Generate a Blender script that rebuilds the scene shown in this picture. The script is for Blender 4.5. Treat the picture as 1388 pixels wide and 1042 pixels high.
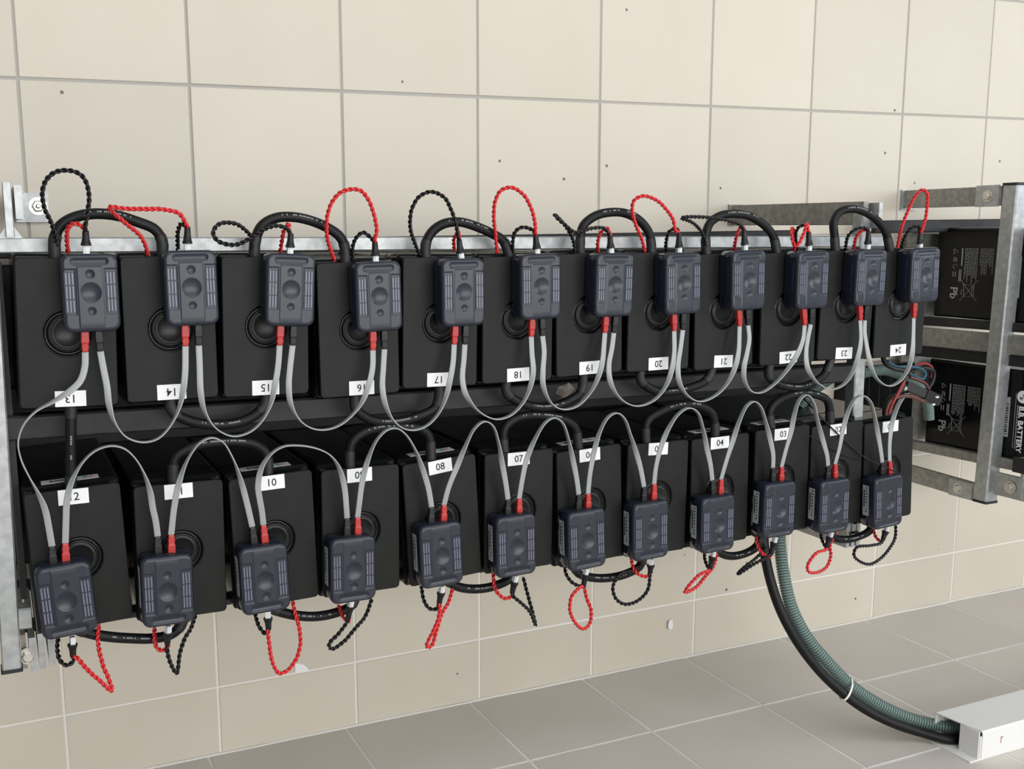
import bpy, math, random
from mathutils import Vector, Matrix
random.seed(7)
for o in list(bpy.data.objects): bpy.data.objects.remove(o)
scn = bpy.context.scene
col = scn.collection

# ------------------------------------------------------------------ camera
RW, RH = 1388, 1042
CAM = Vector((-0.0761, -2.1936, 1.1821))
FPX, PPX, PPY = 1383.27, 694 - 124.51, 521 + 14.39
ROWS = ((0.9223, -0.3863, -0.0133), (-0.0741, -0.1429, -0.9870), (0.3793, 0.9112, -0.1604))
# re-orthonormalise
_f = Vector(ROWS[2]).normalized(); _r = Vector(ROWS[0]); _r = (_r - _f * _r.dot(_f)).normalized(); _d = _f.cross(_r)
cam = bpy.data.cameras.new('camera'); co = bpy.data.objects.new('camera', cam); col.objects.link(co)
co.matrix_world = Matrix(((_r.x, -_d.x, -_f.x, CAM.x), (_r.y, -_d.y, -_f.y, CAM.y), (_r.z, -_d.z, -_f.z, CAM.z), (0, 0, 0, 1)))
cam.sensor_width = 36; cam.lens = FPX / RW * 36
cam.shift_x = 124.51 / RW; cam.shift_y = 14.39 / RW
cam.clip_start = 0.05
scn.camera = co

# ------------------------------------------------------------------ light
w = bpy.data.worlds.new('world'); scn.world = w; w.use_nodes = True
w.node_tree.nodes['Background'].inputs[0].default_value = (0.93, 0.96, 1.0, 1)
w.node_tree.nodes['Background'].inputs[1].default_value = 0.26
def area(name, loc, target, sx, sy, power, colr):
    l = bpy.data.lights.new(name, 'AREA'); l.shape = 'RECTANGLE'; l.size = sx; l.size_y = sy; l.energy = power; l.color = colr
    o = bpy.data.objects.new(name, l); col.objects.link(o); o.location = loc
    o.rotation_euler = (Vector(target) - Vector(loc)).to_track_quat('-Z', 'Y').to_euler()
    return o
area('ceiling_lamp', (1.0, -2.6, 3.0), (1.0, -1.6, 0), 3.6, 1.6, 42, (0.98, 0.985, 1.0))
area('window_light', (1.8, -5.6, 1.45), (1.3, 0, 0.7), 5.5, 2.1, 170, (1.0, 0.99, 0.98))
area('side_window_light', (5.2, -2.8, 1.9), (1.6, 0, 1.3), 1.8, 1.6, 42, (0.88, 0.94, 1.0))
scn.view_settings.view_transform = 'Standard'; scn.view_settings.look = 'None'
scn.view_settings.gamma = 1; scn.view_settings.use_curve_mapping = False
scn.view_settings.exposure = 0.12

# ------------------------------------------------------------------ helpers
def ray(x, y): return _r * ((x - PPX) / FPX) + _d * ((y - PPY) / FPX) + _f
def AY(x, y, Y): d = ray(x, y); return CAM + d * ((Y - CAM.y) / d.y)      # a photo point at wall distance Y
def AX(x, y, X): d = ray(x, y); return CAM + d * ((X - CAM.x) / d.x)
def AZ(x, y, Z): d = ray(x, y); return CAM + d * ((Z - CAM.z) / d.z)

class MB:
    def __init__(s): s.v = []; s.f = []; s.sm = []; s.mi = []; s.cur = 0
    def add(s, vs, fs, smooth=False):
        b = len(s.v); s.v += [tuple(v) for v in vs]
        for f in fs: s.f.append(tuple(b + i for i in f)); s.sm.append(smooth); s.mi.append(s.cur)
        return s
    def box(s, x0, x1, y0, y1, z0, z1, M=None):
        vs = [Vector((x, y, z)) for x in (x0, x1) for y in (y0, y1) for z in (z0, z1)]
        if M: vs = [M @ v for v in vs]
        return s.add(vs, [(0, 1, 3, 2), (4, 6, 7, 5), (0, 4, 5, 1), (2, 3, 7, 6), (0, 2, 6, 4), (1, 5, 7, 3)])
    def bar(s, A, B, w, h, up=(0, 0, 1), c=0.0):
        A = Vector(A); B = Vector(B); t = (B - A).normalized(); u = Vector(up); sd = t.cross(u).normalized(); u = sd.cross(t).normalized()
        c = c or min(w, h) * 0.08
        pts = [(-w/2 + c, -h/2), (w/2 - c, -h/2), (w/2, -h/2 + c), (w/2, h/2 - c), (w/2 - c, h/2), (-w/2 + c, h/2), (-w/2, h/2 - c), (-w/2, -h/2 + c)]
        vs = [A + sd * a + u * b for a, b in pts] + [B + sd * a + u * b for a, b in pts]
        return s.add(vs, [tuple(range(7, -1, -1)), tuple(range(8, 16))] + [(i, (i + 1) % 8, 8 + (i + 1) % 8, 8 + i) for i in range(8)])
    def rings(s, rings, cap0=True, cap1=True, smooth=True):
        n = len(rings[0]); vs = [v for r in rings for v in r]; fs = []
        for k in range(len(rings) - 1):
            for i in range(n):
                j = (i + 1) % n; fs.append((k*n + i, k*n + j, (k+1)*n + j, (k+1)*n + i))
        s.add(vs, fs, smooth)
        if cap0: s.add(rings[0], [tuple(range(n - 1, -1, -1))])
        if cap1: s.add(rings[-1], [tuple(range(n))])
        return s
    def mesh(s, name, mats):
        m = bpy.data.meshes.new(name); m.from_pydata(s.v, [], s.f)
        m.polygons.foreach_set('use_smooth', s.sm); m.polygons.foreach_set('material_index', s.mi)
        for q in (mats if isinstance(mats, (list, tuple)) else [mats]): m.materials.append(q)
        m.validate(); m.update()
        return m

def rrect(w, h, r, seg=5):
    p = []
    for cx, cz, a0 in ((w/2 - r, h/2 - r, 0), (-w/2 + r, h/2 - r, 90), (-w/2 + r, -h/2 + r, 180), (w/2 - r, -h/2 + r, 270)):
        for k in range(seg + 1):
            a = math.radians(a0 + 90 * k / seg); p.append((cx + r * math.cos(a), cz + r * math.sin(a)))
    return p
def rprism(mb, w, h, r, prof, cx=0, cz=0, seg=5, smooth=False, cap0=True, cap1=True):
    """rounded rectangle in XZ swept along Y: prof = [(inset, y)...], y going from front (-) to back"""
    R = []
    for ins, y in prof:
        R.append([(cx + x, y, cz + z) for x, z in rrect(w - 2*ins, h - 2*ins, max(r - ins, 0.0006), seg)])
    return mb.rings(R, cap0, cap1, smooth)

def catmull(P, step):
    P = [Vector(p) for p in P]; Q = [P[0] * 2 - P[1]] + P + [P[-1] * 2 - P[-2]]; out = []
    for i in range(1, len(Q) - 2):
        p0, p1, p2, p3 = Q[i-1:i+3]
        t0 = 0; t1 = t0 + max((p1 - p0).length, 1e-5) ** .5; t2 = t1 + max((p2 - p1).length, 1e-5) ** .5; t3 = t2 + max((p3 - p2).length, 1e-5) ** .5
        for k in range(12):
            t = t1 + (t2 - t1) * k / 12
            a1 = p0 * ((t1-t)/(t1-t0)) + p1 * ((t-t0)/(t1-t0)); a2 = p1 * ((t2-t)/(t2-t1)) + p2 * ((t-t1)/(t2-t1)); a3 = p2 * ((t3-t)/(t3-t2)) + p3 * ((t-t2)/(t3-t2))
            b1 = a1 * ((t2-t)/(t2-t0)) + a2 * ((t-t0)/(t2-t0)); b2 = a2 * ((t3-t)/(t3-t1)) + a3 * ((t-t1)/(t3-t1))
            out.append(b1 * ((t2-t)/(t2-t1)) + b2 * ((t-t1)/(t2-t1)))
    out.append(P[-1])
    L = [0]
    for a, b in zip(out, out[1:]): L.append(L[-1] + (b - a).length)
    n = max(2, int(round(L[-1] / step))); res = []; j = 0
    for k in range(n + 1):
        s = L[-1] * k / n
        while j < len(L) - 2 and L[j+1] < s: j += 1
        d = L[j+1] - L[j]; res.append(out[j].lerp(out[j+1], (s - L[j]) / d if d > 1e-9 else 0))
    return res
def frames(P):
    T = []
    for i in range(len(P)):
        t = P[min(i+1, len(P)-1)] - P[max(i-1, 0)]; T.append(t.normalized())
    n = T[0].orthogonal().normalized(); F = []
    for t in T:
        n = (n - t * n.dot(t)).normalized(); F.append((t, n, t.cross(n)))
    return F
def tube(mb, P, r, sides=8, cap=True):
    F = frames(P); R = []
    for i, p in enumerate(P):
        rr = r(i / (len(P) - 1)) if callable(r) else r
        R.append([p + (F[i][1] * math.cos(2*math.pi*k/sides) + F[i][2] * math.sin(2*math.pi*k/sides)) * rr for k in range(sides)])
    return mb.rings(R, cap, cap)
def twisted(mb, ctrl, a=0.0020, r=0.00215, pitch=0.0185):
    P = catmull(ctrl, pitch / 9); F = frames(P)
    for ph in (0, math.pi):
        Q = []
        for i, p in enumerate(P):
            an = ph + 2*math.pi*i/9; Q.append(p + (F[i][1] * math.cos(an) + F[i][2] * math.sin(an)) * a)
        tube(mb, Q, r, 5)
    return mb
def lathe(mb, prof, axis='y', n=24, M=None, cap0=True, cap1=True, smooth=True):
    R = []
    for r, t in prof:
        ring = []
        for k in range(n):
            c, s = r * math.cos(2*math.pi*k/n), r * math.sin(2*math.pi*k/n)
            v = Vector((c, t, s)) if axis == 'y' else Vector((c, s, t)) if axis == 'z' else Vector((t, c, s))
            ring.append(M @ v if M else v)
        R.append(ring)
    return mb.rings(R, cap0, cap1, smooth)
def hexbolt(mb, M, r=0.011, t=0.008, washer=True):
    """bolt head on a face, local -Y points outwards"""
    if washer: lathe(mb, [(r*1.45, 0), (r*1.45, -0.002)], 'y', 20, M, smooth=False)
    lathe(mb, [(r, -0.002), (r, -t), (r*0.8, -t-0.0015)], 'y', 6, M, smooth=False)

def link(name, data, parent=None, loc=(0, 0, 0), rot=(0, 0, 0), label=None, cat=None, group=None, kind=None):
    o = bpy.data.objects.new(name, data); col.objects.link(o); o.location = loc; o.rotation_euler = rot
    if parent: o.parent = parent
    if label: o['label'] = label
    if cat: o['category'] = cat
    if group: o['group'] = group
    if kind: o['kind'] = kind
    return o
def text_mesh(body, size, mat, bold=0.0):
    c = bpy.data.curves.new('txt', 'FONT'); c.body = body; c.size = size; c.align_x = 'CENTER'; c.align_y = 'CENTER'; c.resolution_u = 3; c.offset = bold
    o = bpy.data.objects.new('txt', c); col.objects.link(o)
    bpy.context.view_layer.update()
    dg = bpy.context.evaluated_depsgraph_get()
    m = bpy.data.meshes.new_from_object(o.evaluated_get(dg)); bpy.data.objects.remove(o); bpy.data.curves.remove(c)
    m.materials.clear(); m.materials.append(mat); return m

# ------------------------------------------------------------------ materials
def mat(name, colr, rough=0.5, metal=0.0, spec=0.5, alpha=1.0, noise=None, bump=None, coat=0.0, var=0.0):
    m = bpy.data.materials.new(name); m.use_nodes = True; nt = m.node_tree; b = nt.nodes['Principled BSDF']
    b.inputs['Base Color'].default_value = (*colr, 1); b.inputs['Roughness'].default_value = rough; b.inputs['Metallic'].default_value = metal
    b.inputs['Specular IOR Level'].default_value = spec; b.inputs['Alpha'].default_value = alpha; b.inputs['Coat Weight'].default_value = coat
    tc = nt.nodes.new('ShaderNodeTexCoord')
    if noise:
        scale, c2, lo, hi = noise
        n = nt.nodes.new('ShaderNodeTexNoise'); n.inputs['Scale'].default_value = scale; n.inputs['Detail'].default_value = 6
        nt.links.new(tc.outputs['Object'], n.inputs['Vector'])
        rp = nt.nodes.new('ShaderNodeMapRange'); rp.inputs[1].default_value = lo; rp.inputs[2].default_value = hi
        nt.links.new(n.outputs['Fac'], rp.inputs[0])
        mx = nt.nodes.new('ShaderNodeMix'); mx.data_type = 'RGBA'; mx.inputs[6].default_value = (*colr, 1); mx.inputs[7].default_value = (*c2, 1)
        nt.links.new(rp.outputs[0], mx.inputs[0]); out = mx.outputs[2]
        nt.links.new(out, b.inputs['Base Color'])
    if bump:
        n2 = nt.nodes.new('ShaderNodeTexNoise'); n2.inputs['Scale'].default_value = bump[0]; n2.inputs['Detail'].default_value = 4
        nt.links.new(tc.outputs['Object'], n2.inputs['Vector'])
        bp = nt.nodes.new('ShaderNodeBump'); bp.inputs['Strength'].default_value = bump[1]; bp.inputs['Distance'].default_value = 0.002
        nt.links.new(n2.outputs['Fac'], bp.inputs['Height']); nt.links.new(bp.outputs[0], b.inputs['Normal'])
    return m
def tile_mat(name, c1, c2, rough, speck):
    m = bpy.data.materials.new(name); m.use_nodes = True; nt = m.node_tree; b = nt.nodes['Principled BSDF']; L = nt.links.new
    geo = nt.nodes.new('ShaderNodeNewGeometry'); oi = nt.nodes.new('ShaderNodeObjectInfo')
    n = nt.nodes.new('ShaderNodeTexNoise'); n.inputs['Scale'].default_value = 5; n.inputs['Detail'].default_value = 8; L(geo.outputs['Position'], n.inputs['Vector'])
    mx = nt.nodes.new('ShaderNodeMix'); mx.data_type = 'RGBA'; mx.inputs[6].default_value = (*c1, 1); mx.inputs[7].default_value = (*c2, 1); L(n.outputs['Fac'], mx.inputs[0])
    hs = nt.nodes.new('ShaderNodeHueSaturation'); mr = nt.nodes.new('ShaderNodeMapRange'); mr.inputs[3].default_value = 0.965; mr.inputs[4].default_value = 1.035
    L(oi.outputs['Random'], mr.inputs[0]); L(mr.outputs[0], hs.inputs['Value']); L(mx.outputs[2], hs.inputs['Color'])
    vo = nt.nodes.new('ShaderNodeTexVoronoi'); vo.inputs['Scale'].default_value = 11; L(geo.outputs['Position'], vo.inputs['Vector'])
    lt = nt.nodes.new('ShaderNodeMath'); lt.operation = 'LESS_THAN'; lt.inputs[1].default_value = speck; L(vo.outputs['Distance'], lt.inputs[0])
    m2 = nt.nodes.new('ShaderNodeMix'); m2.data_type = 'RGBA'; m2.inputs[7].default_value = (0.17, 0.14, 0.11, 1)
    L(lt.outputs[0], m2.inputs[0]); L(hs.outputs[0], m2.inputs[6]); L(m2.outputs[2], b.inputs['Base Color'])
    b.inputs['Roughness'].default_value = rough; b.inputs['Specular IOR Level'].default_value = 0.4
    n2 = nt.nodes.new('ShaderNodeTexNoise'); n2.inputs['Scale'].default_value = 260; L(geo.outputs['Position'], n2.inputs['Vector'])
    bp = nt.nodes.new('ShaderNodeBump'); bp.inputs['Strength'].default_value = 0.08; bp.inputs['Distance'].default_value = 0.001; L(n2.outputs['Fac'], bp.inputs['Height']); L(bp.outputs[0], b.inputs['Normal'])
    return m
M = {}
M['walltile'] = tile_mat('wall_tile', (0.60, 0.548, 0.450), (0.66, 0.612, 0.520), 0.42, 0.045)
M['floortile'] = tile_mat('floor_tile', (0.58, 0.54, 0.485), (0.65, 0.61, 0.555), 0.45, 0.0)
M['grout'] = mat('grout', (0.80, 0.79, 0.75), 0.9, noise=(9, (0.68, 0.665, 0.63), 0.45, 0.65))
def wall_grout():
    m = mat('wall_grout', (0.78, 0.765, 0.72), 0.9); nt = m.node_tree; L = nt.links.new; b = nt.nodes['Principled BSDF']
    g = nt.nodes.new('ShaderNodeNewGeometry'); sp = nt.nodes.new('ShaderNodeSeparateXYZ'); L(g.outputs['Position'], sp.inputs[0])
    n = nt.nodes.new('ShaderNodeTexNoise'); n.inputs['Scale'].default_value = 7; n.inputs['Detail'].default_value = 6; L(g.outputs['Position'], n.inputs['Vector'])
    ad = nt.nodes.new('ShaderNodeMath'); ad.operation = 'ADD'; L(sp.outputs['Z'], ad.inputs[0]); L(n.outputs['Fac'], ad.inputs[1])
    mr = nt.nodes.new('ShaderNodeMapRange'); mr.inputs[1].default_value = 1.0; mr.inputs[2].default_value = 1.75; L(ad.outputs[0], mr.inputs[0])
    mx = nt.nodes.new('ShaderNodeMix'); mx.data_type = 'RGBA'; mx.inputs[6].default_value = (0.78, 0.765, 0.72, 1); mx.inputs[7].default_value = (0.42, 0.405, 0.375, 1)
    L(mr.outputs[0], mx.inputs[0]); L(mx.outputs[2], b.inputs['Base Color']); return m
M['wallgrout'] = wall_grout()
M['caulk'] = mat('caulk', (0.74, 0.72, 0.68), 0.8, bump=(60, 0.5))
M['galv'] = mat('galvanised_steel', (0.36, 0.375, 0.375), 0.45, 0.7, noise=(70, (0.47, 0.49, 0.49), 0.35, 0.65))
M['galv_old'] = mat('galvanised_steel_dull', (0.26, 0.26, 0.245), 0.55, 0.55, noise=(60, (0.36, 0.35, 0.31), 0.4, 0.62))
M['steel_dark'] = mat('dark_shaded_steel', (0.020, 0.020, 0.021), 0.5, 0.0, spec=0.3, noise=(20, (0.030, 0.030, 0.031), 0.4, 0.6))  # dark tone also carries the shade on the shelf beam and rear rail
M['bolt'] = mat('bolt_zinc', (0.62, 0.60, 0.54), 0.35, 0.85)
M['cap'] = mat('black_rubber', (0.014, 0.014, 0.015), 0.55)
M['body'] = mat('battery_case', (0.004, 0.0044, 0.0048), 0.16, spec=0.2, noise=(9, (0.008, 0.0085, 0.009), 0.4, 0.6))
M['lid'] = mat('battery_lid', (0.0095, 0.0100, 0.0096), 0.48, spec=0.20, noise=(12, (0.0140, 0.0146, 0.0140), 0.4, 0.65), bump=(500, 0.12))
M['ring'] = mat('vent_ring', (0.004, 0.004, 0.0045), 0.22, spec=0.3)
M['disc'] = mat('vent_disc', (0.010, 0.0105, 0.0105), 0.36, spec=0.35)
M['white'] = mat('label_paper', (0.86, 0.87, 0.87), 0.6)
M['ink'] = mat('ink', (0.012, 0.012, 0.014), 0.6)
M['case'] = mat('monitor_case', (0.010, 0.013, 0.028), 0.16, coat=0.3)
M['cover'] = mat('smoky_plastic', (0.017, 0.0215, 0.034), 0.32, alpha=0.92, spec=0.5)
M['vent_dark'] = mat('vent_shadow', (0.012, 0.013, 0.03), 0.4)
M['vent'] = mat('lit_vent_bar', (0.150, 0.160, 0.215), 0.25, spec=0.7)  # fixed lilac stands in for light caught in the slots
M['pcb'] = mat('circuit_board', (0.015, 0.10, 0.085), 0.4, noise=(90, (0.03, 0.16, 0.14), 0.45, 0.6))
M['chip'] = mat('board_component', (0.62, 0.56, 0.62), 0.4)
M['sticker'] = mat('case_sticker', (0.40, 0.42, 0.43), 0.5)
M['redplug'] = mat('red_boot', (0.42, 0.022, 0.020), 0.38)
M['redwire'] = mat('red_wire', (0.62, 0.022, 0.026), 0.33)
M['blkplug'] = mat('black_boot', (0.010, 0.010, 0.0115), 0.4, spec=0.35)
M['blkwire'] = mat('black_wire', (0.007, 0.007, 0.008), 0.36, spec=0.35)
M['ribbon'] = mat('grey_flat_cable', (0.33, 0.35, 0.345), 0.42)
M['sheath'] = mat('cable_sheath', (0.0075, 0.008, 0.0085), 0.42, spec=0.22)
M['print'] = mat('grey_print', (0.34, 0.34, 0.34), 0.6)
M['plugwhite'] = mat('white_connector', (0.70, 0.73, 0.74), 0.35)
M['conduit'] = mat('green_conduit', (0.165, 0.235, 0.215), 0.42)
M['trunk'] = mat('trunking_white', (0.80, 0.80, 0.78), 0.45)
M['tie'] = mat('cable_tie', (0.70, 0.70, 0.64), 0.4)
M['blue'] = mat('blue_wire', (0.01, 0.065, 0.10), 0.4)
M['redsleeve'] = mat('shaded_red_sleeve', (0.26, 0.018, 0.018), 0.45)  # sleeve red, blue and brown are deepened for shade in the bundle
M['brown'] = mat('brown_wire', (0.10, 0.03, 0.018), 0.45)
M['leaf'] = mat('dry_leaf', (0.075, 0.066, 0.055), 0.8, noise=(60, (0.12, 0.105, 0.09), 0.4, 0.6), bump=(80, 0.6))
M['red_mark'] = mat('red_mark', (0.45, 0.05, 0.04), 0.7)
M['green_mark'] = mat('green_mark', (0.16, 0.30, 0.24), 0.6)
M['sticker_paper'] = mat('sticker_paper', (0.52, 0.53, 0.52), 0.5)
M['pink_mark'] = mat('pink_mark', (0.50, 0.22, 0.18), 0.6)

# ------------------------------------------------------------------ wall and floor
S = 0.33; HL = 0.1615; G = 0.0050
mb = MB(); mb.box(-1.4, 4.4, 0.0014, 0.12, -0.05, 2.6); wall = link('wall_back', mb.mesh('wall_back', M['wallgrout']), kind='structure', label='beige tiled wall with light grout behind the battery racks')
mb = MB(); mb.box(-4.0, 7.0, -8.0, 0.0045, -0.10, -0.0012); floor = link('floor', mb.mesh('floor', M['grout']), kind='structure', label='grey taupe square floor tiles with pale grout')
_tc = {}
def tile(parent, name, w_, h_, mt, flat):
    k = (round(w_, 4), round(h_, 4), flat)
    if k not in _tc:
        t = MB(); c = 0.0016; r = [(w_/2 - c, h_/2 - c, 0), (w_/2, h_/2, 0.0016), (w_/2, h_/2, 0.006)]
        R = []
        for a, b, d in r:
            R.append([(-a, -b, d), (a, -b, d), (a, b, d), (-a, b, d)])
        vs = [[((x, d, z) if not flat else (x, z, -d)) for x, z, d in ring] for ring in R]
        t.rings(vs, True, True, False); _tc[k] = t.mesh(name, mt)
    return _tc[k]
zs = [0.0] + [HL + S * k for k in range(0, 8)]
for i in range(-4, 13):
    for a, b in zip(zs, zs[1:]):
        jx, jz = random.uniform(-.0005, .0005), random.uniform(-.0005, .0005)
        link('wall_tile', tile(wall, 'wall_tile', S - G, b - a - G, M['walltile'], False), wall, (S * (i + .5) + jx, random.uniform(-.0006, .0002) - (.0010 if a > 1.0 else 0), (a + b) / 2 + jz))
OFF = 0.0287; ys = [0.0, -0.3178] + [-0.3178 - S * k for k in range(1, 9)]
for i in range(-4, 13):
    for a, b in zip(ys, ys[1:]):
        link('floor_tile', tile(floor, 'floor_tile', S - .0058, a - b - .0058, M['floortile'], True), floor, (S * (i + .5) - OFF, (a + b) / 2, random.uniform(-.0004, .0001)))
mb = MB(); P = catmull([(x, -0.001, 0.001 + random.uniform(-.0012, .0012)) for x in [-1.4 + .09 * k for k in range(65)]], 0.03); tube(mb, P, 0.0036, 6)
link('trim_1', mb.mesh('trim_1', M['caulk']), kind='structure', label='white sealant bead along the foot of the tiled wall')

# ------------------------------------------------------------------ batteries
LW, LH = 0.148, 0.235                     # lid panel
BW, BH = 0.1515, 0.246                    # body
NH = 56
def lid_mesh():
    mb = MB(); r0 = 0.0385
    def outl(w_, h_, r): 
        pts = []
        for k in range(NH):
            a = 2*math.pi*(k + .5)/NH; dx, dz = math.cos(a), math.sin(a)
            lo, hi = 0, 1
            def inside(t):
                x, z = abs(dx*t), abs(dz*t)
                if x > w_/2 or z > h_/2: return False
                if x > w_/2 - r and z > h_/2 - r: return math.hypot(x - (w_/2 - r), z - (h_/2 - r)) <= r
                return True
            for _ in range(30):
                m_ = (lo + hi)/2
                if inside(m_): lo = m_
                else: hi = m_
            pts.append((dx*lo, dz*lo))
        # pull the corner samples out so that the corners stay full
        return pts
    def outl2(w_, h_, r):
        p = rrect(w_, h_, r, 4)      # 20 points, densify straight edges
        out = []
        for i, a in enumerate(p):
            b = p[(i + 1) % len(p)]; out.append(a); d = math.hypot(a[0]-b[0], a[1]-b[1])
            if d > .05:
                for q in range(1, 9): out.append((a[0] + (b[0]-a[0])*q/9, a[1] + (b[1]-a[1])*q/9))
        return out
    o0 = outl2(LW, LH, 0.0075); n = len(o0); c = 0.0012
    o1 = outl2(LW - 2*c, LH - 2*c, 0.0065)
    circ = [(r0*math.cos(math.atan2(z, x)), r0*math.sin(math.atan2(z, x))) for x, z in o1]
    rev = lambda y, pts: [(x, y, z) for x, z in pts]
    rings = [rev(0.006, o0), rev(c, o0), rev(0.0, o1), rev(0.0, circ), rev(0.006, circ)]
    mb.rings(rings, False, False, False)
    mb.rings([rev(0.006, circ), rev(0.006, o0)], False, False, False)
    return mb.mesh('lid', M['lid'])
def bodies():
    b = MB(); rprism(b, BW, BH, 0.006, [(0.004, 0.0225), (0, 0.0265), (0, 0.0800), (0.0015, 0.082), (0.0015, 0.085), (0, 0.087), (0, 0.366), (0.003, 0.369)], seg=3)
    n = MB(); rprism(n, LW - 0.012, 0.150, 0.006, [(0, 0.006), (0, 0.0225)], seg=3)
    n.box(-.072, -.060, 0.006, 0.0225, -.115, .115); n.box(.060, .072, 0.006, 0.0225, -.115, .115)
    return b.mesh('case', M['body']), n.mesh('neck', M['body'])
def vent_meshes():
    a = MB(); lathe(a, [(0.0383, 0.0012), (0.0375, 0.0004), (0.0365, 0.0010), (0.0350, 0.0052), (0.0315, 0.0058), (0.0300, 0.0030), (0.0292, 0.0012), (0.0280, 0.0012)], n=40, cap0=False, cap1=False)
    d = MB(); lathe(d, [(0.0280, 0.0012), (0.0265, 0.0030), (0.0250, 0.0030), (0.0240, 0.0014), (0.0215, 0.0012), (0.0205, 0.0024), (0.0, 0.0022)], n=40, cap0=False, cap1=False)
    return a.mesh('vent_ring', M['ring']), d.mesh('vent_cap', M['disc'])
lidm = lid_mesh(); bodym, neckm = bodies(); ringm, discm = vent_meshes()
mb = MB(); mb.box(-.0235, .0235, -.0006, 0, -.0125, .0125); labm = mb.mesh('number_label', M['white'])
mb = MB(); lathe(mb, [(0.0016, 0), (0.0013, -0.0005), (0, -0.0005)], n=10); scrm = mb.mesh('screw', M['ring'])
mb = MB(); mb.box(-.045, .045, 0, .024, 0, .0005)
mb.cur = 1
xx = -.032
while xx < .004:
    bw = random.choice((.0008, .0014, .002)); mb.box(xx, xx + bw, .005, .018, .0005, .0008); xx += bw + random.choice((.0008, .0013))
mb.cur = 2; mb.box(.020, .028, .003, .021, .0005, .0008); mb.cur = 3; mb.box(.029, .036, .006, .017, .0005, .0008)
barm = mb.mesh('barcode_sticker', [M['sticker_paper'], M['ink'], M['green_mark'], M['pink_mark']])
BAT = {1:(1.7901,0.6210,3.0),2:(1.6338,0.6277,1.6),3:(1.4781,0.6313,0.7),4:(1.3130,0.6280,1.1),5:(1.1532,0.6298,-0.8),6:(0.9934,0.6334,2.1),7:(0.8330,0.6413,-0.5),8:(0.6719,0.6432,3.0),9:(0.5098,0.6437,-0.7),10:(0.3492,0.6476,1.5),11:(0.1871,0.6501,-0.7),12:(0.0237,0.6599,2.1),13:(0.0288,1.0276,-1.9),14:(0.1884,1.0267,-0.3),15:(0.3480,1.0224,-1.4),16:(0.5143,1.0097,0.4),17:(0.6714,1.0140,-1.2),18:(0.8300,1.0122,-0.5),19:(0.9860,1.0153,1.0),20:(1.1490,1.0131,-0.6),21:(1.3086,1.0078,1.3),22:(1.4780,1.0061,0.7),23:(1.6390,1.0055,-2.0),24:(1.7962,1.0033,0.5)}
LY = -0.50
NUM = ['first', 'second', 'third', 'fourth', 'fifth', 'sixth', 'seventh', 'eighth', 'ninth', 'tenth', 'eleventh', 'twelfth']
def place(k): return NUM[k - 13] if k > 12 else NUM[12 - k]
def rowof(k): return 'upper' if k > 12 else 'lower'
LABROLL = {12: 2, 8: -3, 16: 1, 21: 3, 5: 1.5, 1: 2}
for k in range(1, 25):
    x, z, r = BAT[k]; top = k > 12; rot = -math.radians(r) + (math.pi if top else 0)
    nm = '%02d' % k
    lab = 'black battery %s from the left in the %s row, %s white label %s' % (place(k), rowof(k), 'upside-down' if top else 'upright', nm)
    root = link('battery', None, None, (x, LY, z), (0, rot, 0), lab, 'battery', 'numbered batteries on the rack')
    root.empty_display_size = 0.02
    link('case', bodym, root); link('neck', neckm, root); link('lid', lidm, root)
    link('vent_ring', ringm, root); link('vent_cap', discm, root)
    link('screw', scrm, root, (0.005, 0, LH/2 - .035))
    lb = link('number_label', labm, root, (random.uniform(-.003, .003), -.0002, LH/2 - .0135), (0, math.radians(LABROLL.get(k, random.uniform(-1, 1))), 0)); lb['label'] = 'white sticker printed %s' % nm
    tm = text_mesh(nm, 0.0185, M['ink'], 0.0002)
    link('digits', tm, lb, (0, -.0009, -.0005), (math.pi/2, 0, 0))
    if k in (12, 10, 8, 6, 4, 3): link('barcode_sticker', barm, root, (0.0, .030, BH/2 + .0002))

# ------------------------------------------------------------------ monitors
MW, MH, MD = 0.085, 0.120, 0.0440
def rr_clamp(x, z, w_, h_, r):
    ax, az = abs(x), abs(z)
    if ax > w_/2 - r and az > h_/2 - r:
        cx, cz = w_/2 - r, h_/2 - r; d = math.hypot(ax - cx, az - cz)
        if d > r: ax, az = cx + (ax - cx)*r/d, cz + (az - cz)*r/d
    return math.copysign(ax, x), math.copysign(az, z)
def rr_dist(x, z, w_, h_, r):
    ax, az = abs(x), abs(z)
    if ax > w_/2 - r and az > h_/2 - r: return r - math.hypot(ax - (w_/2 - r), az - (h_/2 - r))
    return min(w_/2 - ax, h_/2 - az)
def sst(a, b, t):
    t = max(0, min(1, (t - a)/(b - a))); return t*t*(3 - 2*t)
def hfield(x, z):
    y = -MD
    d = rr_dist(x, z, MW, MH, 0.014)
    e = 0.007
    if d < e: y += 0.0058 * (1 - math.sqrt(max(0, 1 - (1 - max(d, 0)/e)**2)))
    # vent panels
    for cx in (-.0335, .0335):
        dx = abs(x - cx); dz = abs(z - .002)
        q = min(.0125 - dx if dx < .0125 else -1, .036 - dz)
        y += 0.0010 * sst(0, .0016, q)
    # centre column
    y -= 0.0008 * sst(0, .0015, .0195 - abs(x)) * sst(0, .003, .042 - z) * sst(-.06, -.046, z)
    for cz, r, dep in ((.0005, .0160, .0034), (.0290, .0072, .0022), (-.0280, .0066, .0019)):
        q = math.hypot(x, z - cz)
        if q < r: y += dep * (1 - (q/r)**2)
    # grip slot at the top end
    hx = max(0, abs(x) - .0225); q = math.hypot(hx, z - .0487)
    if q < .0062: y += 0.0022 * (1 - (q/.0062)**2)
    return y
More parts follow.
